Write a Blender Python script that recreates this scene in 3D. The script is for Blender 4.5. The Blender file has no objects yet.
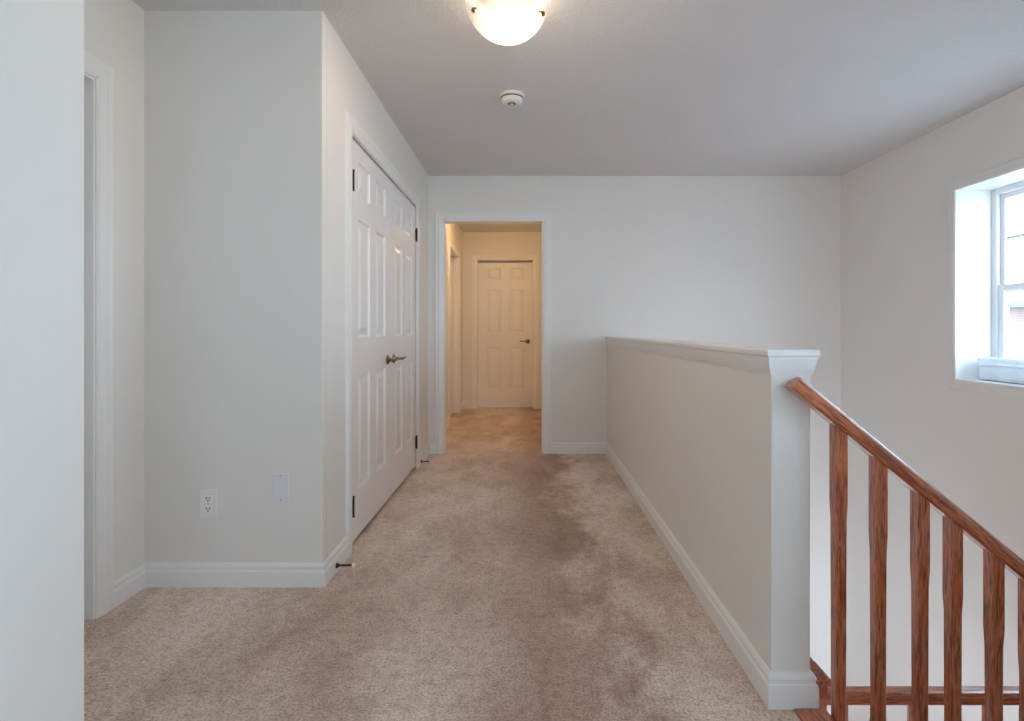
import bpy, bmesh, math, random
from mathutils import Vector, Matrix
random.seed(4)
SC = bpy.context.scene
COL = SC.collection

# ---------------------------------------------------------------- camera
# photograph: 1024 x 721, vanishing point (527, 330), focal length 540 px
EYE = 1.085
cam_d = bpy.data.cameras.new('camera')
cam = bpy.data.objects.new('camera', cam_d); COL.objects.link(cam)
cam.location = (0, 0, EYE); cam.rotation_euler = (math.pi/2, 0, 0)
cam_d.sensor_width = 36; cam_d.sensor_fit = 'HORIZONTAL'
cam_d.lens = 540/1024*36
cam_d.shift_x = (512-527)/1024
cam_d.shift_y = (330-360.5)/1024
cam_d.clip_start = .02
SC.camera = cam

# ---------------------------------------------------------------- sky, daylight, exposure
w = bpy.data.worlds.new('overcast_sky'); SC.world = w; w.use_nodes = True
bg = w.node_tree.nodes['Background']
bg.inputs[0].default_value = (.66, .83, 1, 1); bg.inputs[1].default_value = 4.6
SC.view_settings.view_transform = 'Standard'
SC.view_settings.look = 'None'
SC.view_settings.gamma = 1
SC.view_settings.use_curve_mapping = False
SC.view_settings.exposure = 1.15
SC.cycles.max_bounces = 14; SC.cycles.diffuse_bounces = 8
SC.cycles.transparent_max_bounces = 12
SC.cycles.sample_clamp_indirect = 6

def portal(name, loc, rot, sx, sy):
    d = bpy.data.lights.new(name, 'AREA'); d.shape = 'RECTANGLE'; d.size = sx; d.size_y = sy
    d.cycles.is_portal = True
    o = bpy.data.objects.new(name, d); COL.objects.link(o)
    o.location = loc; o.rotation_euler = rot
    return o
# daylight enters by the stair window and by the window of the room behind the camera
portal('stair_window_daylight', (3.10, 2.88, 1.375), (0, math.pi/2, 0), 1.22, 1.2)
portal('rear_window_daylight', (1.2, -2.93, 1.4), (math.pi/2, 0, 0), 1.4, 1.4)
portal('side_window_daylight', (3.10, -.9, 1.4), (0, math.pi/2, 0), 1.4, 1.8)

# ---------------------------------------------------------------- materials
def mat(name, col, rough=.5, metal=0.0, **kw):
    m = bpy.data.materials.new(name); m.use_nodes = True
    b = m.node_tree.nodes['Principled BSDF']
    b.inputs['Base Color'].default_value = (*col, 1)
    b.inputs['Roughness'].default_value = rough
    b.inputs['Metallic'].default_value = metal
    for k, v in kw.items(): b.inputs[k.replace('_', ' ')].default_value = v
    return m
def nodes(m): return m.node_tree.nodes, m.node_tree.links, m.node_tree.nodes['Principled BSDF']
def noise(N, L, vec, scale, detail=2, rough=.5):
    n = N.new('ShaderNodeTexNoise'); n.inputs['Scale'].default_value = scale
    n.inputs['Detail'].default_value = detail; n.inputs['Roughness'].default_value = rough
    L.new(vec, n.inputs['Vector']); return n
def ramp(N, L, fac, stops):
    r = N.new('ShaderNodeValToRGB'); L.new(fac, r.inputs[0])
    e = r.color_ramp.elements
    while len(e) < len(stops): e.new(.5)
    for q, (p, c) in zip(e, stops): q.position = p; q.color = (*c, 1)
    return r
def mixc(N, L, fac, a, b, mode='MIX'):
    x = N.new('ShaderNodeMix'); x.data_type = 'RGBA'; x.blend_type = mode
    if isinstance(fac, (int, float)): x.inputs[0].default_value = fac
    else: L.new(fac, x.inputs[0])
    for s, v in ((6, a), (7, b)):
        if isinstance(v, tuple): x.inputs[s].default_value = (*v, 1)
        else: L.new(v, x.inputs[s])
    return x.outputs[2]
def bump(N, L, b, h, strength, dist):
    u = N.new('ShaderNodeBump'); u.inputs['Strength'].default_value = strength
    u.inputs['Distance'].default_value = dist
    L.new(h, u.inputs['Height']); L.new(u.outputs[0], b.inputs['Normal'])
def coords(N, which='Object'):
    return N.new('ShaderNodeTexCoord').outputs[which]
def painted(name, col, rough, scale, strength, dist):
    m = mat(name, col, rough); N, L, b = nodes(m); v = coords(N)
    n = noise(N, L, v, scale, 3); bump(N, L, b, n.outputs[0], strength, dist)
    n2 = noise(N, L, v, 1.6, 2)
    c = tuple(x*.965 for x in col)
    L.new(mixc(N, L, n2.outputs[0], c, tuple(min(1, x*1.03) for x in col)), b.inputs['Base Color'])
    return m
M = {}
M['wall'] = painted('off_white_wall_paint', (.795, .77, .73), .6, 90, .10, .002)
M['ceiling'] = painted('stippled_ceiling_paint', (.71, .705, .705), .9, 60, .7, .006)
M['trim'] = painted('white_trim_gloss', (.83, .82, .805), .32, 20, .03, .001)
M['door'] = painted('white_door_paint', (.83, .82, .81), .35, 60, .05, .001)
M['pvc'] = painted('white_window_vinyl', (.82, .83, .84), .3, 12, .02, .001)
M['dark'] = mat('dark_gap', (.03, .026, .022), .8)
M['bronze'] = mat('dark_bronze_hinge', (.055, .045, .035), .38, .8)
M['brass'] = mat('antique_brass_handle', (.25, .19, .105), .25, .9)
M['chrome'] = mat('brushed_nickel', (.5, .47, .42), .3, 1)
M['rubber'] = mat('white_rubber', (.82, .80, .76), .6)
M['plastic'] = mat('white_plastic_plate', (.83, .83, .82), .35)
M['blankplate'] = mat('blue_white_plastic_plate', (.775, .78, .805), .4)
M['slot'] = mat('black_slot', (.02, .02, .02), .6)
M['detector'] = mat('ivory_detector_plastic', (.80, .77, .72), .4)

def carpet():
    m = mat('beige_cut_pile_carpet', (.5, .4, .3), 1.0); N, L, b = nodes(m); v = coords(N)
    f = noise(N, L, v, 120, 3, .8)
    tuft = ramp(N, L, f.outputs[0], [(.30, (.38, .275, .22)), (.5, (.90, .735, .63)), (.66, (1.0, .97, .90))])
    mp = N.new('ShaderNodeMapping'); mp.inputs['Scale'].default_value = (1, .6, 1); mp.inputs['Rotation'].default_value = (0, 0, .12)
    L.new(v, mp.inputs['Vector'])
    mid = noise(N, L, mp.outputs[0], 3.2, 7, .68); mid.inputs['Distortion'].default_value = .25
    big = noise(N, L, mp.outputs[0], 1.3, 4, .55)
    r1 = ramp(N, L, mid.outputs[0], [(.38, (.76, .70, .66)), (.50, (.93, .905, .885)), (.58, (1.0, 1.0, 1.0))])
    r2 = ramp(N, L, big.outputs[0], [(.40, (.80, .74, .70)), (.56, (1, 1, 1))])
    c = mixc(N, L, 1.0, tuft.outputs[0], r1.outputs[0], 'MULTIPLY')
    c = mixc(N, L, 1.0, c, r2.outputs[0], 'MULTIPLY')
    fine = noise(N, L, v, 28, 4, .7)
    r3 = ramp(N, L, fine.outputs[0], [(.36, (.80, .76, .73)), (.54, (1, 1, 1))])
    c = mixc(N, L, 1.0, c, r3.outputs[0], 'MULTIPLY')
    # trodden, soiled lane along the middle of the hall
    sp = N.new('ShaderNodeSeparateXYZ'); L.new(v, sp.inputs[0])
    ma = N.new('ShaderNodeMath'); ma.operation = 'MULTIPLY_ADD'; L.new(mid.outputs[0], ma.inputs[0]); ma.inputs[1].default_value = 1.0; ma.inputs[2].default_value = -.62
    mb = N.new('ShaderNodeMath'); mb.operation = 'ADD'; L.new(sp.outputs['X'], mb.inputs[0]); L.new(ma.outputs[0], mb.inputs[1])
    mc_ = N.new('ShaderNodeMath'); mc_.operation = 'ABSOLUTE'; L.new(mb.outputs[0], mc_.inputs[0])
    r4 = ramp(N, L, mc_.outputs[0], [(.07, (.68, .58, .535)), (.30, (1, 1, 1))])
    c = mixc(N, L, 1.0, c, r4.outputs[0], 'MULTIPLY')
    L.new(c, b.inputs['Base Color'])
    bump(N, L, b, f.outputs[0], .7, .008)
    b.inputs['Sheen Weight'].default_value = .15
    return m
M['carpet'] = carpet()

def oak(name, axis):
    # stained red oak: long dark pores and cathedral bands running along the given local axis
    m = mat(name, (.3, .1, .04), .3); N, L, b = nodes(m); v = coords(N)
    info = N.new('ShaderNodeObjectInfo')
    mp = N.new('ShaderNodeMapping')
    s = [1, 1, 1]; s[axis] = .07
    mp.inputs['Scale'].default_value = s
    off = N.new('ShaderNodeVectorMath'); off.operation = 'SCALE'
    off.inputs[0].default_value = (3.1, 7.7, 5.3); L.new(info.outputs['Random'], off.inputs['Scale'])
    L.new(off.outputs[0], mp.inputs['Location']); L.new(v, mp.inputs['Vector'])
    n1 = noise(N, L, mp.outputs[0], 85, 4, .6)
    n1.inputs['Distortion'].default_value = 1.4
    n2 = noise(N, L, mp.outputs[0], 260, 2, .6)
    r1 = ramp(N, L, n1.outputs[0], [(.34, (.19, .045, .02)), (.46, (.40, .095, .034)), (.56, (.60, .185, .070)), (.68, (.32, .078, .030))])
    r2 = ramp(N, L, n2.outputs[0], [(.34, (.30, .24, .22)), (.46, (1, 1, 1))])
    c = mixc(N, L, .85, r1.outputs[0], r2.outputs[0], 'MULTIPLY')
    L.new(c, b.inputs['Base Color'])
    bump(N, L, b, n2.outputs[0], .25, .002)
    b.inputs['Coat Weight'].default_value = .9; b.inputs['Coat Roughness'].default_value = .12
    return m
M['oakx'] = oak('red_oak_along_x', 0); M['oaky'] = oak('red_oak_along_y', 1); M['oakz'] = oak('red_oak_along_z', 2)

def glass():
    m = bpy.data.materials.new('window_glass'); m.use_nodes = True
    N, L = m.node_tree.nodes, m.node_tree.links; N.clear()
    o = N.new('ShaderNodeOutputMaterial'); t = N.new('ShaderNodeBsdfTransparent'); g = N.new('ShaderNodeBsdfGlossy')
    t.inputs[0].default_value = (.96, .985, 1, 1); g.inputs['Roughness'].default_value = .02
    x = N.new('ShaderNodeMixShader'); x.inputs[0].default_value = .05
    L.new(t.outputs[0], x.inputs[1]); L.new(g.outputs[0], x.inputs[2]); L.new(x.outputs[0], o.inputs[0]); return m
M['glass'] = glass()
def acrylic():
    m = bpy.data.materials.new('clear_acrylic'); m.use_nodes = True
    N, L = m.node_tree.nodes, m.node_tree.links; b = N['Principled BSDF']
    b.inputs['Base Color'].default_value = (.95, .97, .98, 1); b.inputs['Roughness'].default_value = .15
    t = N.new('ShaderNodeBsdfTransparent'); t.inputs[0].default_value = (.93, .97, 1, 1)
    x = N.new('ShaderNodeMixShader'); x.inputs[0].default_value = .6
    L.new(t.outputs[0], x.inputs[1]); L.new(b.outputs[0], x.inputs[2]); L.new(x.outputs[0], N['Material Output'].inputs[0]); return m
M['acrylic'] = acrylic()
def lamp_glass(name, col, bulb, hot, base):
    # frosted lamp bowl: glows, most strongly beside the bulb behind it (object space)
    m = mat(name, (.05, .042, .034), .5); N, L, b = nodes(m); b.inputs['Specular IOR Level'].default_value = .05
    d = N.new('ShaderNodeVectorMath'); d.operation = 'DISTANCE'; d.inputs[1].default_value = bulb
    L.new(coords(N), d.inputs[0])
    r = N.new('ShaderNodeMapRange'); r.inputs['From Min'].default_value = .04; r.inputs['From Max'].default_value = .17
    r.inputs['To Min'].default_value = hot; r.inputs['To Max'].default_value = base
    L.new(d.outputs['Value'], r.inputs['Value']); L.new(r.outputs[0], b.inputs['Emission Strength'])
    b.inputs['Emission Color'].default_value = (*col, 1)
    t = N.new('ShaderNodeBsdfTransparent'); x = N.new('ShaderNodeMixShader'); sx = N.new('ShaderNodeSeparateXYZ'); L.new(coords(N), sx.inputs[0])
    q = N.new('ShaderNodeMapRange'); q.inputs['From Min'].default_value = -.165; q.inputs['From Max'].default_value = -.08
    q.inputs['To Min'].default_value = .5; q.inputs['To Max'].default_value = .78
    L.new(sx.outputs['Z'], q.inputs['Value']); L.new(q.outputs[0], x.inputs[0])
    L.new(t.outputs[0], x.inputs[1]); L.new(b.outputs[0], x.inputs[2]); L.new(x.outputs[0], N['Material Output'].inputs[0]); return m
M['bowl'] = lamp_glass('frosted_warm_bowl', (1, .83, .66), (.02, -.02, -.155), 1.2, .34)
M['bowl2'] = lamp_glass('frosted_amber_bowl', (1, .62, .28), (0, 0, -.10), 12, 4)

def brick(name, a, c, mort):
    m = mat(name, a, .9); N, L, b = nodes(m)
    t = N.new('ShaderNodeTexBrick'); t.inputs['Scale'].default_value = 3
    t.inputs['Color1'].default_value = (*a, 1); t.inputs['Color2'].default_value = (*c, 1); t.inputs['Mortar'].default_value = (*mort, 1)
    mp = N.new('ShaderNodeMapping'); mp.inputs['Rotation'].default_value = (math.pi/2, 0, 0)
    L.new(coords(N), mp.inputs[0]); L.new(mp.outputs[0], t.inputs['Vector']); L.new(t.outputs[0], b.inputs['Base Color']); return m
M['brick'] = brick('pale_red_brick', (.22, .12, .095), (.25, .15, .12), (.26, .24, .22))
M['shingle'] = painted('blue_grey_roof_shingle', (.06, .08, .105), .9, 6, .4, .05)
M['lawn'] = painted('pale_ground', (.42, .43, .44), 1, 3, .3, .05)

# ---------------------------------------------------------------- mesh helpers
def add_box(bm, x0, x1, y0, y1, z0, z1):
    r = bmesh.ops.create_cube(bm, size=1)
    for v in r['verts']:
        v.co = Vector(((x0+x1)/2+v.co.x*(x1-x0), (y0+y1)/2+v.co.y*(y1-y0), (z0+z1)/2+v.co.z*(z1-z0)))
    return r['verts']
def add_prism(bm, pts, d, close=True):
    """closed polygon pts (list of Vector) extruded by vector d"""
    a = [bm.verts.new(p) for p in pts]; b = [bm.verts.new(p+d) for p in pts]
    n = len(pts)
    bm.faces.new(a[::-1]); bm.faces.new(b)
    for i in range(n): bm.faces.new((a[i], a[(i+1) % n], b[(i+1) % n], b[i]))
def add_lathe(bm, prof, n=40, axis='z', at=(0, 0, 0)):
    """prof: (radius, height) list; closed at ends when radius 0"""
    rings = []
    at = Vector(at)
    def P(r, h, t):
        x, y = r*math.cos(t), r*math.sin(t)
        if axis == 'z': return at+Vector((x, y, h))
        if axis == 'x': return at+Vector((h, x, y))
        return at+Vector((x, h, y))
    for r, h in prof:
        if r < 1e-6: rings.append([bm.verts.new(P(0, h, 0))])
        else: rings.append([bm.verts.new(P(r, h, 2*math.pi*k/n)) for k in range(n)])
    for a, b in zip(rings, rings[1:]):
        for k in range(n):
            q = [a[k % len(a)], a[(k+1) % len(a)], b[(k+1) % len(b)], b[k % len(b)]]
            u = []
            for v in q:
                if v not in u: u.append(v)
            if len(u) > 2: bm.faces.new(u)
    for r in (rings[0], rings[-1]):
        if len(r) > 2: bm.faces.new(r)
def add_tube(bm, pts, rad, n=10):
    pts = [Vector(p) for p in pts]
    rr = rad if isinstance(rad, (list, tuple)) else [rad]*len(pts)
    rings = []; up0 = None
    for i, p in enumerate(pts):
        t = (pts[min(i+1, len(pts)-1)]-pts[max(i-1, 0)]).normalized()
        if up0 is None: up0 = t.orthogonal().normalized()
        u = (up0-t*up0.dot(t)).normalized(); up0 = u; v = t.cross(u)
        rings.append([bm.verts.new(p+(u*math.cos(2*math.pi*k/n)+v*math.sin(2*math.pi*k/n))*rr[i]) for k in range(n)])
    for a, b in zip(rings, rings[1:]):
        for k in range(n): bm.faces.new((a[k], a[(k+1) % n], b[(k+1) % n], b[k]))
    bm.faces.new(rings[0]); bm.faces.new(rings[-1])
def obj(name, bm, m, parent=None, smooth=False, bevel=0, origin=None):
    bmesh.ops.recalc_face_normals(bm, faces=bm.faces)
    if origin is not None: bmesh.ops.translate(bm, verts=bm.verts, vec=-Vector(origin))
    me = bpy.data.meshes.new(name); bm.to_mesh(me); bm.free()
    me.materials.append(m)
    o = bpy.data.objects.new(name, me); COL.objects.link(o)
    if origin is not None: o.location = origin
    if smooth:
        for p in me.polygons: p.use_smooth = True
        try: me.set_sharp_from_angle(angle=math.radians(38))
        except Exception: pass
    if bevel:
        b = o.modifiers.new('bevel', 'BEVEL'); b.width = bevel; b.segments = 2; b.limit_method = 'ANGLE'; b.angle_limit = math.radians(40)
    if parent is not None: o.parent = parent
    return o
def tag(o, label, cat, group=None, kind=None):
    o['label'] = label; o['category'] = cat
    if group: o['group'] = group
    if kind: o['kind'] = kind
    return o
def thing(name, label, cat, loc=(0, 0, 0), rz=0, group=None, kind=None):
    o = bpy.data.objects.new(name, None); COL.objects.link(o)
    o.location = loc; o.rotation_euler = (0, 0, rz); o.empty_display_size = .1
    return tag(o, label, cat, group, kind)
def boxes(*bs):
    bm = bmesh.new()
    for b in bs: add_box(bm, *b)
    return bm
def struct(name, bm, m, label, cat, bevel=0):
    return tag(obj(name, bm, m, bevel=bevel), label, cat, kind='structure')
def copy_tree(o, parent=None):
    c = o.copy(); COL.objects.link(c)
    if parent is not None: c.parent = parent
    for ch in list(o.children): copy_tree(ch, c)
    return c
def sweep(bm, prof, path):
    """prof: (out, up) list, closed polygon; path: (x, y) polyline; 'out' is to the LEFT of travel; mitred corners"""
    P = [Vector((x, y)) for x, y in path]
    rings = []
    for i, p in enumerate(P):
        ds = []
        if i > 0: ds.append((P[i]-P[i-1]).normalized())
        if i < len(P)-1: ds.append((P[i+1]-P[i]).normalized())
        ns = [Vector((-d.y, d.x)) for d in ds]
        if len(ns) == 1: m_ = ns[0]
        else:
            m_ = (ns[0]+ns[1]).normalized(); m_ = m_/max(.2, m_.dot(ns[0]))
        rings.append([bm.verts.new((p.x+m_.x*o, p.y+m_.y*o, z)) for o, z in prof])
    n = len(prof)
    for a, b in zip(rings, rings[1:]):
        for k in range(n): bm.faces.new((a[k], a[(k+1) % n], b[(k+1) % n], b[k]))
    bm.faces.new(rings[0]); bm.faces.new(rings[-1][::-1])

# ---------------------------------------------------------------- dimensions
CE = 2.44
XL = -.868            # hall left (closet) wall
XR = 2.759            # window wall
YB = 4.745            # back wall
YE = 2.292            # end wall of the recess
YN = 1.061            # far edge of the near left wall
XD = -1.625           # door wall of the recess
HW0, HW1, HWY = .706, .819, 1.56   # half wall
XC, XCR, YC = -.891, .30, 7.46     # corridor
LOW = -2.6
REAR = -2.8

# ---------------------------------------------------------------- the setting
struct('floor', boxes((-1.74, .835, .55, YB+.12, -.25, 0), (-1.74, XR, REAR, .55, -.25, 0), (-1.01, XCR+.1, YB+.12, YC+.1, -.25, 0)),
       M['carpet'], 'worn beige carpet running down the hall and through the doorway', 'carpet floor')
struct('ceiling', boxes((-1.85, XR+.3, REAR-.12, YC+.12, CE, CE+.1)), M['ceiling'], 'grey white stippled ceiling over the hall and stairs', 'ceiling')
struct('wall_left', boxes((-1.74, XL, REAR, YN, -.05, CE+.01)), M['wall'], 'bluish white near wall filling the left edge, ending before the recess', 'wall', bevel=.004)
struct('wall_left_recess', boxes((-1.74, XD, YN-.01, 1.19, -.05, CE+.01), (-1.74, XD, 2.03, YE+.01, -.05, CE+.01), (-1.74, XD, 1.19, 2.03, 2.03, CE+.01), (-1.80, -1.74, YN-.1, YE+.2, -.05, CE+.01)),
       M['wall'], 'narrow side wall of the recess beside the white door casing', 'wall')
struct('wall_left_end', boxes((-1.74, XL, YE, YE+.05, -.05, CE+.01)), M['wall'], 'end wall of the recess with the two low wall plates', 'wall', bevel=.004)
DY0, DY1, DH = 2.665, 4.215, 2.055
struct('wall_left_closet', boxes((XL-.115, XL, YE+.05, DY0, -.05, CE+.01), (XL-.115, XL, DY1, YB+.01, -.05, CE+.01), (XL-.115, XL, DY0, DY1, DH, CE+.01),
       (-1.74, -1.70, YE+.1, YB+.01, -.05, CE+.01)), M['wall'], 'white wall around the closet double doors', 'wall')
OX0, OX1, OH = -.73, .14, 2.05
struct('wall_back', boxes((-1.74, OX0, YB, YB+.115, -.05, CE+.01), (OX1, .83, YB, YB+.115, -.05, CE+.01), (OX0, OX1, YB, YB+.115, OH, CE+.01),
       (.83, XR+.05, YB, YB+.115, LOW, CE+.01)), M['wall'], 'white back wall across the hall end with the cased doorway', 'wall')
WY0, WY1, WZ0, WZ1 = 2.28, 3.48, .763, 1.988
WT = .30
struct('wall_right', boxes((XR, XR+WT, REAR, -1.8, LOW, CE+.01), (XR, XR+WT, -1.8, 0, LOW, .7), (XR, XR+WT, -1.8, 0, 2.1, CE+.01), (XR, XR+WT, 0, WY0, LOW, CE+.01), (XR, XR+WT, WY1, YB+.115, LOW, CE+.01), (XR, XR+WT, WY0, WY1, LOW, WZ0), (XR, XR+WT, WY0, WY1, WZ1, CE+.01)),
       M['wall'], 'grey white wall holding the stair window at right', 'wall')
struct('wall_stair_half', boxes((HW0, HW1, HWY, YB+.01, LOW, 1.0)), M['wall'], 'half height wall between the carpeted hall and stairwell', 'half wall', bevel=.004)
CY0, CY1 = 6.20, 7.06
struct('wall_corridor_left', boxes((XC-.115, XC, YB+.1, CY0, -.05, CE+.01), (XC-.115, XC, CY1, YC+.1, -.05, CE+.01), (XC-.115, XC, CY0, CY1, 2.04, CE+.01), (XC-.15, XC-.115, YB+.1, YC+.15, -.05, CE+.01)),
       M['wall'], 'left wall of the warm lit corridor beyond the doorway', 'wall')
struct('wall_corridor_right', boxes((XCR, XCR+.115, YB+.1, YC+.1, -.05, CE+.01)), M['wall'], 'right wall of the warm lit corridor beyond the doorway', 'wall')
EX0, EX1, EH = -.692, .086, 2.055
struct('wall_corridor_end', boxes((XC-.1, EX0, YC, YC+.115, -.05, CE+.01), (EX1, XCR+.1, YC, YC+.115, -.05, CE+.01), (EX0, EX1, YC, YC+.115, EH, CE+.01), (XC-.1, XCR+.1, YC+.115, YC+.15, -.05, CE+.01)),
       M['wall'], 'end wall of the corridor around its far six panel door', 'wall')
struct('wall_rear', boxes((-1.74, .5, REAR-.115, REAR, -.05, CE+.01), (1.9, XR+.05, REAR-.115, REAR, -.05, CE+.01), (.5, 1.9, REAR-.115, REAR, -.05, .7), (.5, 1.9, REAR-.115, REAR, 2.1, CE+.01)), M['wall'], 'wall of the room behind the camera', 'wall')
struct('wall_stair_near', boxes((.835, XR+.01, .45, .55, -1.2, 1.0)), M['wall'], 'half wall along the near side of the stairs', 'half wall')
struct('floor_landing', boxes((.819, XR+.05, .45, 1.87, -1.2, -1.0)), M['carpet'], 'lower landing at the foot of the oak stairs', 'floor')
struct('floor_lower', boxes((-.2, XR+.05, .45, YB+.05, LOW-.1, LOW)), M['oakx'], 'floor of the storey below the stairwell', 'floor')

# --- baseboards
BP = [(0, 0), (.016, 0), (.016, .058), (.0145, .066), (.0105, .070), (.0105, .078), (.013, .082), (.011, .090), (.005, .098), (0, .098)]
def baseb(name, path, label):
    bm = bmesh.new(); sweep(bm, BP, path)
    return struct(name, bm, M['trim'], label, 'baseboard')
CW = .072     # casing width
baseb('baseboard_left', [(XL, DY0-.006-CW), (XL, YE), (XD, YE), (XD, 2.03+CW)], 'white baseboard round the recess corner below the wall plates')
baseb('baseboard_near', [(XD, YN), (XL, YN), (XL, REAR)][::1], 'white baseboard of the near left wall')
baseb('baseboard_closet', [(OX0-CW-.002, YB), (XL, YB), (XL, DY1+.006+CW)], 'short white baseboard between the closet doors and doorway')
baseb('baseboard_back', [(HW0, HWY+.1), (HW0, YB), (OX1+CW+.002, YB)][1:], 'white baseboard on back wall right of the doorway')
baseb('baseboard_half', [(HW1, HWY+.25), (HW1, HWY), (HW0, HWY), (HW0, YB)], 'white baseboard along the foot of the half wall')
baseb('baseboard_corridor', [(EX0-CW-.005, YC), (XC, YC), (XC, CY1+CW)], 'short baseboard left of the far corridor door')
baseb('baseboard_corridor_right', [(XCR, YB+.115), (XCR, YC), (EX1+CW+.005, YC)], 'baseboard right of the far corridor door')
baseb('baseboard_corridor_left', [(XC, CY0-CW), (XC, YB+.115)], 'baseboard on corridor left wall before its side door')

# --- casings.  A casing is swept round an opening: profile across width, flat back on the wall
def casing(name, u0, u1, h, to_world, label, width=CW, drop=0.0):
    """to_world(u, out, z): u along the wall, out from the wall face"""
    prof = [(0, 0), (0, .006), (.010, .012), (.040, .017), (.052, .0135), (.064, .0165), (width, .0165), (width, 0)]
    bm = bmesh.new()
    rings = []
    corners = [((u0, -drop), (-1, 0)), ((u0, h), (-1, 1)), ((u1, h), (1, 1)), ((u1, -drop), (1, 0))]
    for (u, z), (du, dz) in corners:
        rings.append([bm.verts.new(to_world(u+du*a, o, z+dz*a)) for a, o in prof])
    n = len(prof)
    for a, b in zip(rings, rings[1:]):
        for k in range(n): bm.faces.new((a[k], a[(k+1) % n], b[(k+1) % n], b[k]))
    bm.faces.new(rings[0]); bm.faces.new(rings[-1])
    return struct(name, bm, M['trim'], label, 'door casing')
def jamb(bm, u0, u1, h, depth, to_world, t=.02):
    """three boards lining an opening, from the wall face inwards by depth"""
    for (a, b, c, d) in ((u0, u0+t, 0, h), (u1-t, u1, 0, h), (u0+t, u1-t, h-t, h)):
        ps = [to_world(a, .001, c), to_world(b, .001, c), to_world(b, .001, d), to_world(a, .001, d)]
        add_prism(bm, [Vector(p) for p in ps], Vector(to_world(a, -depth, c))-Vector(to_world(a, .001, c)))
T_closet = lambda u, o, z: (XL+o, u, z)
T_back = lambda u, o, z: (u, YB-o, z)
T_backr = lambda u, o, z: (u, YB+.115+o, z)
T_end = lambda u, o, z: (u, YC-o, z)
T_cor = lambda u, o, z: (XC+o, u, z)
T_rec = lambda u, o, z: (XD+o, u, z)
casing('trim_1', DY0-.006, DY1+.006, DH+.004, T_closet, 'white casing framing the closet double doors')
casing('trim_2', OX0, OX1, OH, T_back, 'white casing framing the doorway in the back wall')
casing('trim_3', EX0+.006, EX1-.006, EH-.006, T_end, 'casing round the far six panel door')
casing('trim_4', CY0, CY1, 2.04, T_cor, 'casing round the corridor side door')
casing('trim_5', 1.19, 2.03, 2.03, T_rec, 'white casing round the recessed door at far left')
casing('trim_6', OX0, OX1, OH, T_backr, 'casing on the corridor side of the doorway')
for nm, (a, b, h, dp, T, lb) in {
        'trim_7': (DY0-.02, DY1+.02, DH+.018, .115, T_closet, 'white jamb boards lining the closet opening'),
        'trim_8': (OX0-.012, OX1+.012, OH+.012, .116, T_back, 'white jamb boards lining the doorway in the back wall'),
        'trim_9': (EX0-.012, EX1+.012, EH+.012, .115, T_end, 'jamb boards of the far six panel door'),
        'trim_10': (CY0-.012, CY1+.012, 2.052, .115, T_cor, 'jamb boards of the corridor side door'),
        'trim_11': (1.178, 2.042, 2.042, .115, T_rec, 'white jamb boards of the recessed door at far left')}.items():
    bm = bmesh.new(); jamb(bm, a, b, h, dp, T)
    struct(nm, bm, M['trim'], lb, 'door jamb')

# --- six panel doors
def panel_door_bm(W, H, T=.035, st=.118, mid=.118, rows=((.235, .83), (1.02, 1.63), (1.755, 1.925))):
    """door in local coords: x 0..W, z 0..H, front face at y=0 (facing -y), back at y=T"""
    pw = (W-2*st-mid)/2
    us = [0, st, st+pw, st+pw+mid, W-st, W]
    vs = [0]
    for a, b in rows: vs += [a, b]
    vs.append(H)
    bm = bmesh.new()
    for side in (0, 1):
        def Y(d): return d if side == 0 else T-d
        for i in range(5):
            for j in range(len(vs)-1):
                u0, u1, v0, v1 = us[i], us[i+1], vs[j], vs[j+1]
                if i in (1, 3) and j % 2 == 1:
                    prev = None
                    for ins, d in ((0, 0), (.003, .005), (.012, .0105), (.020, .011), (.027, .0105), (.048, .003), (.052, .002)):
                        r = [bm.verts.new(p) for p in ((u0+ins, Y(d), v0+ins), (u1-ins, Y(d), v0+ins), (u1-ins, Y(d), v1-ins), (u0+ins, Y(d), v1-ins))]
                        if prev:
                            for k in range(4): bm.faces.new((prev[k], prev[(k+1) % 4], r[(k+1) % 4], r[k]))
                        prev = r
                    bm.faces.new(prev)
                else:
                    bm.faces.new([bm.verts.new(p) for p in ((u0, Y(0), v0), (u1, Y(0), v0), (u1, Y(0), v1), (u0, Y(0), v1))])
    for a, b in (((0, 0), (W, 0)), ((W, 0), (W, H)), ((W, H), (0, H)), ((0, H), (0, 0))):
        bm.faces.new([bm.verts.new(p) for p in ((a[0], 0, a[1]), (b[0], 0, b[1]), (b[0], T, b[1]), (a[0], T, a[1]))])
    bmesh.ops.remove_doubles(bm, verts=bm.verts, dist=1e-5)
    return bm
def hinge(parent, x, z):
    h = bmesh.new(); x += .006 if x < .4 else -.006
    add_tube(h, [(x, -.012, z-.045), (x, -.012, z+.045)], 0.005, 12)
    add_lathe(h, [(0, 0), (.005, .001), (.0075, .004), (.005, .008), (0, .009)], 12, at=(x, -.012, z+.045))
    add_lathe(h, [(0, 0), (.005, -.001), (.0075, -.004), (.005, -.008), (0, -.009)], 12, at=(x, -.012, z-.045))
    add_box(h, x-.004, x+.006, -.008, .002, z-.044, z+.044)
    return obj('hinge', h, M['bronze'], parent)
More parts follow.
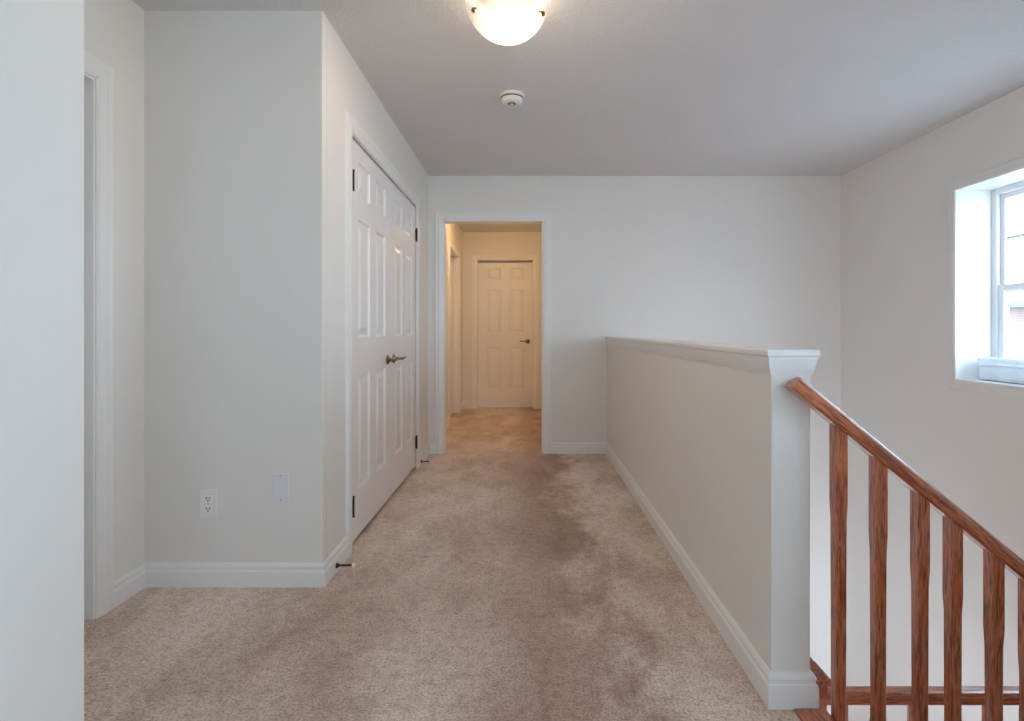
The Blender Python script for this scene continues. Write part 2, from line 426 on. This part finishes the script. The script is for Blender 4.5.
def lever(parent, x, z, d, m):
    """lever handle on the front face (-y); the lever runs towards +x*d"""
    p = bmesh.new()
    add_lathe(p, [(0, .0), (.030, 0), (.031, -.004), (.027, -.009), (.016, -.013), (.012, -.020), (0, -.020)], 32, axis='y', at=(x, 0, z))
    r = obj('rosette', p, m, parent, smooth=True)
    q = bmesh.new()
    add_tube(q, [(x, -.015, z), (x, -.045, z), (x+.006*d, -.053, z), (x+.022*d, -.055, z+.001), (x+.06*d, -.055, z+.004), (x+.095*d, -.053, z+.002), (x+.108*d, -.050, z-.001)],
             [.009, .0085, .010, .0105, .0085, .0095, .006], 14)
    obj('lever', q, m, r, smooth=True)
def six_panel(name, label, W, H, loc, rz, hinge_x, hinges, lev, lever_dir, m_h, lz=.90):
    t = thing(name, label, 'door', loc, rz, kind='structure')
    obj('panel', panel_door_bm(W, H), M['door'], t)
    for z in hinges: hinge(t, hinge_x, z)
    if lev is not None: lever(t, lev, lz, lever_dir, m_h)
    return t
# closet leaves: local x runs along world +y when rz = 90 deg; local -y becomes world +x
LW = (DY1-DY0)/2-.003
RZ = math.pi/2
six_panel('door_1', 'nearer white six panel leaf of the closet double doors', LW, 2.012, (XL-.002, DY0+.001, .026), RZ, -.001, (.185, 1.80), LW-.075, -1, M['brass'], .874)
six_panel('door_2', 'farther white six panel leaf of the closet double doors', LW, 2.012, (XL-.002, DY0+.005+LW, .026), RZ, LW+.001, (.185, 1.80), .075, 1, M['brass'], .874)
six_panel('door_3', 'far six panel door closing the end of the corridor', .758, 1.995, (EX0+.010, YC+.045, .020), 0, .001, (), .758-.065, -1, M['brass'], .907)
six_panel('door_4', 'side door in the left wall of the corridor', .836, 2.01, (XC-.07, CY0+.012, .016), RZ, 0, (), None, -1, M['brass'])
six_panel('door_5', 'recessed door behind the casing at far left', .816, 2.0, (XD-.07, 1.202, .016), RZ, 0, (), .07, 1, M['brass'])
# door stops of the recessed door's jamb (seen edge on)
struct('trim_12', boxes((XD-.068, XD-.036, 2.008, 2.021, 0, 2.02), (XD-.068, XD-.036, 1.2, 1.212, 0, 2.02)), M['trim'], 'white stop strips on the recessed door jamb', 'door stop strip')

# --- cap of the half wall
def cap():
    prof = [(0, .955), (.003, .955), (.005, .962), (.008, .972), (.011, .985), (.013, 1.0), (.013, 1.008), (.016, 1.008), (.018, 1.012), (.018, 1.024), (.016, 1.028), (-.01, 1.028), (-.01, 1.0), (0, 1.0)]
    bm = bmesh.new()
    sweep(bm, prof, [(HW1, YB), (HW1, HWY), (HW0, HWY), (HW0, YB)])
    add_box(bm, HW0+.002, HW1-.002, HWY+.002, YB, .998, 1.0278)
    return struct('trim_13', bm, M['trim'], 'moulded white cap along the top of the half wall', 'wall cap')
cap()

# ---------------------------------------------------------------- stair window
def frame_ring(bm, x0, x1, y0, y1, z0, z1, w_, wb=None):
    wb = wb or w_
    add_box(bm, x0, x1, y0, y0+w_, z0, z1); add_box(bm, x0, x1, y1-w_, y1, z0, z1)
    add_box(bm, x0, x1, y0+w_, y1-w_, z0, z0+wb); add_box(bm, x0, x1, y0+w_, y1-w_, z1-w_, z1)
win = thing('window_1', 'white single hung stair window at right with a muntin bar', 'window', (2.99, (WY0+WY1)/2, WZ0), kind='structure')
o0 = (2.99, (WY0+WY1)/2, WZ0)
def wpart(name, bm, m, parent=win, bevel=0):
    bmesh.ops.translate(bm, verts=bm.verts, vec=-Vector(o0))
    return obj(name, bm, m, parent, bevel=bevel)
bm = bmesh.new(); frame_ring(bm, 2.99, 3.055, WY0, WY1, WZ0, WZ1, .042)
wpart('window_frame', bm, M['pvc'], bevel=.004)
bm = bmesh.new(); frame_ring(bm, 3.015, 3.05, WY0+.042, WY1-.042, WZ0+.56, WZ1-.042, .032)
us_ = wpart('upper_sash', bm, M['pvc'], bevel=.003)
bm = bmesh.new(); frame_ring(bm, 3.0, 3.035, WY0+.042, WY1-.042, WZ0+.042, WZ0+.61, .040, .055)
ls_ = wpart('lower_sash', bm, M['pvc'], bevel=.003)
bm = bmesh.new()
add_box(bm, 3.03, 3.036, WY0+.07, WY1-.07, 1.655, 1.675)
for k in (1, 2): add_box(bm, 3.03, 3.036, WY0+k*.4-.01, WY0+k*.4+.01, WZ0+.59, WZ1-.07)
wpart('muntin', bm, M['pvc'], us_)
wpart('upper_pane', boxes((3.038, 3.042, WY0+.07, WY1-.07, WZ0+.59, WZ1-.07)), M['glass'], us_)
wpart('lower_pane', boxes((3.016, 3.02, WY0+.08, WY1-.08, WZ0+.09, WZ0+.575)), M['glass'], ls_)
# narrow flat casing on the wall round the window return
bm = bmesh.new()
prof = [(0, 0), (0, .004), (.012, .008), (.055, .008), (.062, .004), (.062, 0)]
rings = []
for (u, z), (du, dz) in (((WY0, WZ0), (-1, -1)), ((WY0, WZ1), (-1, 1)), ((WY1, WZ1), (1, 1)), ((WY1, WZ0), (1, -1))):
    rings.append([bm.verts.new((XR-o, u+du*a, z+dz*a)) for a, o in prof])
for i in range(4):
    a, b = rings[i], rings[(i+1) % 4]
    for k in range(len(prof)): bm.faces.new((a[k], a[(k+1) % len(prof)], b[(k+1) % len(prof)], b[k]))
struct('trim_14', bm, M['wall'], 'flat white surround on the wall round the stair window', 'window casing')
struct('trim_15', boxes((XR-.0005, 2.995, WY0-.0, WY0+.004, WZ0, WZ1), (XR-.0005, 2.995, WY1-.004, WY1, WZ0, WZ1), (XR-.0005, 2.995, WY0, WY1, WZ1-.004, WZ1), (XR-.0005, 2.995, WY0, WY1, WZ0, WZ0+.006)),
       M['trim'], 'smooth white lining of the deep window recess', 'window lining')
# rear window (behind the camera)
sw = thing('window_2', 'window of the room beside the camera', 'window', (XR+.2, -.9, .7), kind='structure')
bm = bmesh.new(); frame_ring(bm, -.03, .03, -.9, .9, 0, 1.4, .05); add_box(bm, -.028, .028, -.03, .03, .05, 1.35); obj('window_frame', bm, M['pvc'], sw)
obj('pane', boxes((-.002, .002, -.87, .87, .03, 1.37)), M['glass'], sw)
rw = thing('window_3', 'window in the wall behind the camera', 'window', (1.2, REAR-.06, .7), kind='structure')
bm = bmesh.new()
for (a, b) in ((-.7, -.65), (.65, .7), (-.03, .03)): add_box(bm, a, b, -.03, .03, 0, 1.4)
add_box(bm, -.7, .7, -.029, .029, 0, .05); add_box(bm, -.7, .7, -.029, .029, 1.35, 1.4); obj('window_frame', bm, M['pvc'], rw)
obj('pane', boxes((-.67, .67, -.002, .002, .03, 1.37)), M['glass'], rw)

# clear plastic trough standing on the window sill
t = thing('plastic_trough', 'clear plastic trough standing on the sill of the stair window', 'plastic trough', (2.92, WY1-.055, WZ0+.006))
LN = 1.02
bm = bmesh.new()
add_box(bm, -.055, -.051, -LN, 0, .006, .13); add_box(bm, .051, .055, -LN, 0, .006, .13)
add_box(bm, -.055, .055, -.004, 0, .006, .13); add_box(bm, -.055, .055, -LN, -LN+.004, .006, .13)
add_box(bm, -.055, .055, -LN, 0, .004, .008)
obj('clear_wall', bm, M['acrylic'], t)
bm = bmesh.new()
frame_ring(bm, -.058, -.050, -LN-.002, .002, .124, .142, .008); add_box(bm, .050, .058, -LN-.002, .002, .124, .142)
add_box(bm, -.058, .058, -.006, .002, .124, .142)
obj('rim', bm, M['acrylic'], t)
bm = boxes((-.057, -.049, -LN, 0, .092, .097)); obj('ledge', bm, M['pvc'], t)
for k in range(5):
    bm = boxes((-.052, .052, -.14-k*.2, -.134-k*.2, .008, .126)); obj('divider', bm, M['acrylic'], t)
bm = boxes((-.050, .052, -LN+.01, -.01, -.0005, .004)); obj('foot_strip', bm, M['slot'], t)

# ---------------------------------------------------------------- stair railing (upper)
TH = math.atan(.82); cs, sn = math.cos(TH), math.sin(TH)
RY = 1.512
A = Vector((.727, 0, .926))               # lower front corner of the rail's upper end
rail_root = thing('stair_railing', 'red brown oak stair railing with square balusters sloping down to the right', 'stair railing', (.85, RY, 0))
ro = Vector((.85, RY, 0))
Ldir = Vector((cs, 0, -sn)); Up = Vector((sn, 0, cs))
hw, hh = .026, .043
sec = [(-hw+.004, 0), (hw-.004, 0), (hw, .006), (hw, .024), (hw-.006, .034), (hw-.016, hh), (-hw+.016, hh), (-hw+.006, .034), (-hw, .024), (-hw, .006)]
LEN = 1.55
bm = bmesh.new()
# local frame: x along the rail
add_prism(bm, [Vector((b*.18, a, b)) for a, b in sec], Vector((LEN, 0, 0)))
hr = obj('handrail', bm, M['oakx'], rail_root, bevel=.003)
hr.location = Vector((A.x, RY, A.z))-ro; hr.rotation_euler = (0, TH, 0)
def rail_z(x): return A.z-(x-A.x)*.82      # underside height
def baluster_bm(zt0, zt1, zb, w_=.0333, slope=0.82):
    """square top and bottom blocks, slightly slimmer chamfered shaft; top cut to the rail slope"""
    bm = bmesh.new(); h = w_/2
    top = zt0
    def ring(z, r, c, sl=0):
        pts = [(-r+c, -r), (r-c, -r), (r, -r+c), (r, r-c), (r-c, r), (-r+c, r), (-r, r-c), (-r, -r+c)]
        return [bm.verts.new((x, y, z-sl*x)) for x, y in pts]
    rs = [ring(zb, h, .0008), ring(zb+.16, h, .0008), ring(zb+.20, h-.0020, .0035), ring(top-.25, h-.0012, .0025), ring(top-.20, h, .0008), ring(top+.006, h, .0008, slope)]
    for a, b in zip(rs, rs[1:]):
        for k in range(8): bm.faces.new((a[k], a[(k+1) % 8], b[(k+1) % 8], b[k]))
    bm.faces.new(rs[0]); bm.faces.new(rs[-1])
    return bm
RUN, RISE, SX = .238, .2, .84
def tread_z(x): return -RISE*(int((x-SX)/RUN)+1) if x >= SX-.02 else 0
for px, tilt in ((.872, .004), (.983, .0), (1.100, .012), (1.192, .004), (1.307, -.004), (1.405, 0), (1.52, 0), (1.645, 0), (1.755, 0)):
    o = obj('baluster', baluster_bm(rail_z(px), 0, tread_z(px-.005)+.0015), M['oakz'], rail_root)
    o.location = (px-ro.x, 0, 0)

bm = boxes((1.90, 1.985, RY-.0425, RY+.0425, -.9985, .03)); bmesh.ops.translate(bm, verts=bm.verts, vec=-ro)
obj('newel_post', bm, M['oakz'], rail_root, bevel=.004)

# stairs: oak treads and white risers going down to the right
st = thing('staircase', 'oak stairs going down from the carpet edge by the half wall', 'stairs', (SX, 1.05, 0))
so = Vector((SX, 1.05, 0))
def sbox(name, b, m, bev=0):
    bm = boxes(b); bmesh.ops.translate(bm, verts=bm.verts, vec=-so); return obj(name, bm, m, st, bevel=bev)
for k in range(4):
    x = SX+k*RUN
    sbox('tread', (x-.022, x+RUN, .56, 1.555, -RISE*(k+1)-.03, -RISE*(k+1)), M['oaky'], .006)
for k in range(5):
    x = SX+k*RUN
    sbox('riser', (x-.003, x+.003, .56, 1.555, -RISE*(k+1), -RISE*k-.028), M['trim'])
# landing nosing: an oak board let into the carpet edge, its end against the half wall
sbox('landing_nosing', (.761, .853, .56, 1.543, -.012, .006), M['oaky'], .005)
bm = bmesh.new()
add_prism(bm, [Vector((SX-.002, 1.556, -.25)), Vector((SX-.002, 1.556, -.012)), Vector((SX+.2, 1.556, -.17)), Vector((SX+1.1, 1.556, -.9)), Vector((SX+1.1, 1.556, -1.15))], Vector((0, .02, 0)))
bmesh.ops.translate(bm, verts=bm.verts, vec=-so); obj('stringer', bm, M['trim'], st)

# ---------------------------------------------------------------- railing of the lower landing
GY = 1.80
gx = .935
gr = thing('landing_railing', 'low oak railing with newel post seen behind the stair balusters', 'landing railing', (gx, GY, -1.0))
def gobj(name, bm, m, parent=gr, bevel=0):
    bmesh.ops.translate(bm, verts=bm.verts, vec=(-gx, -GY, 1.0)); return obj(name, bm, m, parent, bevel=bevel)
bm = bmesh.new()
zt = -.112
sec2 = [(-.024, -.038), (.024, -.038), (.027, -.030), (.027, -.014), (.018, -.002), (.010, 0), (-.010, 0), (-.018, -.002), (-.027, -.014), (-.027, -.030)]
add_prism(bm, [Vector((.965, GY+a, zt+b)) for a, b in sec2], Vector((XR-.967, 0, 0)))
gobj('handrail', bm, M['oakx'], bevel=.002)
np_ = gobj('newel_post', boxes((.892, .978, GY-.043, GY+.043, -1.0, -.062)), M['oakz'], bevel=.004)
bm = bmesh.new()
prev = None
for r, z in ((.043, -.075), (.054, -.066), (.054, -.052), (.046, -.046), (.012, -.008), (.0, -.004)):
    if r > 0:
        ring = [bm.verts.new((.935+sx*r, GY+sy*r, z)) for sx, sy in ((-1, -1), (1, -1), (1, 1), (-1, 1))]
        if prev:
            for k in range(4): bm.faces.new((prev[k], prev[(k+1) % 4], ring[(k+1) % 4], ring[k]))
        else: bm.faces.new(ring)
        prev = ring
    else: bm.faces.new(prev)
gobj('post_cap', bm, M['oaky'], np_)
x = 1.045
while x < XR-.06:
    bm = baluster_bm(zt-.037, 0, -1.0, .033, 0); bmesh.ops.translate(bm, verts=bm.verts, vec=(0, 0, 1.0))
    o = obj('baluster', bm, M['oakz'], gr); o.location = (x-gx, 0, 0)
    x += .125

# ---------------------------------------------------------------- ceiling lights and smoke detector
def ceiling_light(label, loc, rot, bowl_mat, bulb_w, bulb_c, group=None):
    t = thing('ceiling_light', label, 'ceiling light', loc, rot)
    bm = bmesh.new(); add_lathe(bm, [(0, 0), (.10, 0), (.102, -.006), (.098, -.022), (.03, -.028), (0, -.028)], 40)
    obj('base_plate', bm, M['chrome'], t, smooth=True)
    bm = bmesh.new(); R = .168; D = .163
    outer = [(R*math.sin(a), -.012-D*math.cos(a)) for a in [math.pi/2*k/14 for k in range(15)]]
    inner = [(r-.005 if r > .01 else 0, z+.006) for r, z in outer]
    inner[0] = (0, outer[0][1]+.006)
    add_lathe(bm, outer+[(R-.002, -.006)]+inner[::-1], 56)
    obj('bowl', bm, bowl_mat, t, smooth=True)
    L_ = bpy.data.lights.new('bulb', 'POINT'); L_.energy = bulb_w; L_.color = bulb_c; L_.shadow_soft_size = .035
    lo = bpy.data.objects.new('bulb', L_); COL.objects.link(lo); lo.parent = t; lo.location = (.02, -.02, -.140)
    for k in range(3):
        a = math.radians(-25+120*k)
        rr = .150; cx, cy = rr*math.cos(a), rr*math.sin(a)
        n = Vector((cx, cy, -.11)).normalized()
        f = bmesh.new()
        p0 = Vector((cx*.98, cy*.98, -.098))
        add_tube(f, [p0-n*.004, p0+n*.004, p0+n*.006, p0+n*.012, p0+n*.018, p0+n*.021], [.006, .006, .0095, .0105, .008, .002], 14)
        add_tube(f, [Vector((cx*.55, cy*.55, -.015)), Vector((cx*.85, cy*.85, -.05)), p0-n*.004], .0035, 8)
        obj('finial', f, M['brass'], t, smooth=True)
    return t
ceiling_light('frosted bowl ceiling light glowing over the hall near the smoke detector', (-.080, 2.20, CE), 0, M['bowl'], 23, (1, .79, .57))
ceiling_light('amber ceiling light in the corridor beyond the doorway', (-.3, 5.9, CE), .4, M['bowl2'], 15, (1, .62, .29))

t = thing('smoke_detector', 'round white smoke detector on the ceiling beyond the bowl light', 'smoke detector', (-.087, 3.12, CE))
bm = bmesh.new(); add_lathe(bm, [(0, 0), (.073, 0), (.074, -.004), (.071, -.013), (.066, -.016), (0, -.016)], 40)
obj('base', bm, M['detector'], t, smooth=True)
bm = bmesh.new(); add_lathe(bm, [(.0645, -.0155), (.0645, -.022)], 40); obj('vent_gap', bm, M['slot'], t, smooth=True)
bm = bmesh.new(); add_lathe(bm, [(0, -.0215), (.063, -.0215), (.064, -.027), (.060, -.040), (.052, -.047), (.030, -.050), (0, -.051)], 40)
obj('body', bm, M['detector'], t, smooth=True)
bm = bmesh.new(); add_lathe(bm, [(.011, -.048), (.022, -.048), (.022, -.053), (.016, -.0545), (.011, -.053)], 28, at=(0, -.006, 0))
ri = obj('button_ring', bm, mat('grey_ring', (.16, .13, .12), .5), t, smooth=True)
bm = bmesh.new(); add_lathe(bm, [(0, -.048), (.0125, -.048), (.0125, -.0535), (.009, -.056), (0, -.0565)], 24, at=(0, -.006, 0))
obj('test_button', bm, M['detector'], t, smooth=True)

# ---------------------------------------------------------------- wall plates
def rounded(bm, x0, x1, z0, z1, y0, y1, r, n=5):
    pts = []
    for cx, cz, a0 in ((x1-r, z1-r, 0), (x0+r, z1-r, 90), (x0+r, z0+r, 180), (x1-r, z0+r, 270)):
        for k in range(n+1):
            a = math.radians(a0+90*k/n); pts.append(Vector((cx+r*math.cos(a), y0, cz+r*math.sin(a))))
    add_prism(bm, pts, Vector((0, y1-y0, 0)))
t = thing('wall_outlet', 'white duplex electrical outlet on the recess end wall', 'outlet', (-1.349, YE, .349))
bm = bmesh.new(); rounded(bm, -.037, .037, -.061, .061, -.006, 0, .004); obj('plate', bm, M['plastic'], t, bevel=.002)
for s in (-1, 1):
    bm = bmesh.new(); rounded(bm, -.017, .017, s*.0215-.0145, s*.0215+.0145, -.0085, -.004, .008)
    rc = obj('receptacle', bm, M['plastic'], t, bevel=.0008)
    for dx, hh_ in ((-.0065, .0048), (.0065, .0040)):
        bm = boxes((dx-.0016, dx+.0016, -.0093, -.0078, s*.0215+.003-hh_, s*.0215+.003+hh_)); obj('slot', bm, M['slot'], rc)
    bm = bmesh.new(); add_lathe(bm, [(0, -.0078), (.0031, -.0078), (.0031, -.0094), (0, -.0094)], 14, axis='y', at=(0, 0, s*.0215-.0078)); obj('ground_hole', bm, M['slot'], rc)
bm = bmesh.new(); add_lathe(bm, [(0, -.005), (.0032, -.005), (.0026, -.0075), (0, -.0078)], 14, axis='y'); obj('screw', bm, M['chrome'], t)
t = thing('blank_plate', 'blank bluish white cover plate with two screws on the recess end wall', 'cover plate', (-1.043, YE, .416))
bm = bmesh.new(); rounded(bm, -.034, .034, -.060, .060, -.005, 0, .003); obj('plate', bm, M['blankplate'], t, bevel=.0015)
for s in (-1, 1):
    bm = bmesh.new(); add_lathe(bm, [(0, -.0045), (.0034, -.0045), (.003, -.0065), (0, -.007)], 14, axis='y', at=(0, 0, s*.051)); obj('screw', bm, M['chrome'], t)

# ---------------------------------------------------------------- door stops on the closet baseboard
def door_stop(label, y, z, yaw):
    t = thing('door_stop', label, 'door stop', (XL+.0155, y, z), yaw, group='door stops beside the closet doors')
    bm = bmesh.new(); add_lathe(bm, [(0, 0), (.0125, 0), (.0125, .003), (.008, .010), (.0055, .016), (0, .016)], 20, axis='x'); obj('base', bm, M['bronze'], t, smooth=True)
    bm = bmesh.new()
    add_lathe(bm, [(0, .014), (.0042, .014)]+[(.0042+.0012*(k % 2), .016+k*.0022) for k in range(22)]+[(.006, .066), (.006, .070), (0, .070)], 14, axis='x')
    obj('shaft', bm, M['bronze'], t)
    bm = bmesh.new(); add_lathe(bm, [(0, .069), (.0085, .069), (.0095, .074), (.0085, .081), (.005, .084), (0, .084)], 18, axis='x'); obj('rubber_tip', bm, M['rubber'], t, smooth=True)
    return t
door_stop('dark metal door stop on the baseboard corner before the closet doors', 2.415, .032, math.radians(3))
door_stop('dark metal door stop on the baseboard between closet doors and doorway', 4.335, .030, 0)

# ---------------------------------------------------------------- outside the stair window
struct('ground', boxes((4.5, 70, -20, 70, -3.3, -3.2)), M['lawn'], 'ground outside beyond the stair window', 'ground')
def house(label, x, y, wd, dp, eave, ridge):
    t = thing('house', label, 'house', (x, y, -3.2), 0, group='houses beyond the stair window')
    bm = boxes((0, wd, 0, dp, 0, eave+3.2)); obj('wall', bm, M['brick'], t)
    bm = bmesh.new()
    e = eave+3.2; r = ridge+3.2; o_ = .4
    b = [bm.verts.new(p) for p in ((-o_, -o_, e), (wd+o_, -o_, e), (wd+o_, dp+o_, e), (-o_, dp+o_, e))]
    c = [bm.verts.new(p) for p in ((wd*.25, dp/2, r), (wd*.75, dp/2, r))]
    for f in ((b[0], b[1], c[1], c[0]), (b[1], b[2], c[1]), (b[2], b[3], c[0], c[1]), (b[3], b[0], c[0]), (b[3], b[2], b[1], b[0])): bm.faces.new(f)
    obj('roof', bm, M['shingle'], t)
    for wx in (wd*.12, wd*.42, wd*.72):
        for wz in (e-1.9, e-4.3):
            if wz < .3: continue
            bm = boxes((wx, wx+1.0, -.05, .04, wz, wz+1.25)); f = obj('window', bm, M['pvc'], t)
            bm = boxes((wx+.08, wx+.92, -.06, -.045, wz+.08, wz+1.17)); obj('pane', bm, mat('house_pane', (.12, .14, .17), .1), f)
    return t
house('brick house with blue grey roof seen through the lower window sash', 17.4, 19.5, 8.5, 8, 1.9, 2.35)
house('farther brick house beyond the stair window, right of the first', 28.5, 21, 9, 8, 1.7, 3.2)
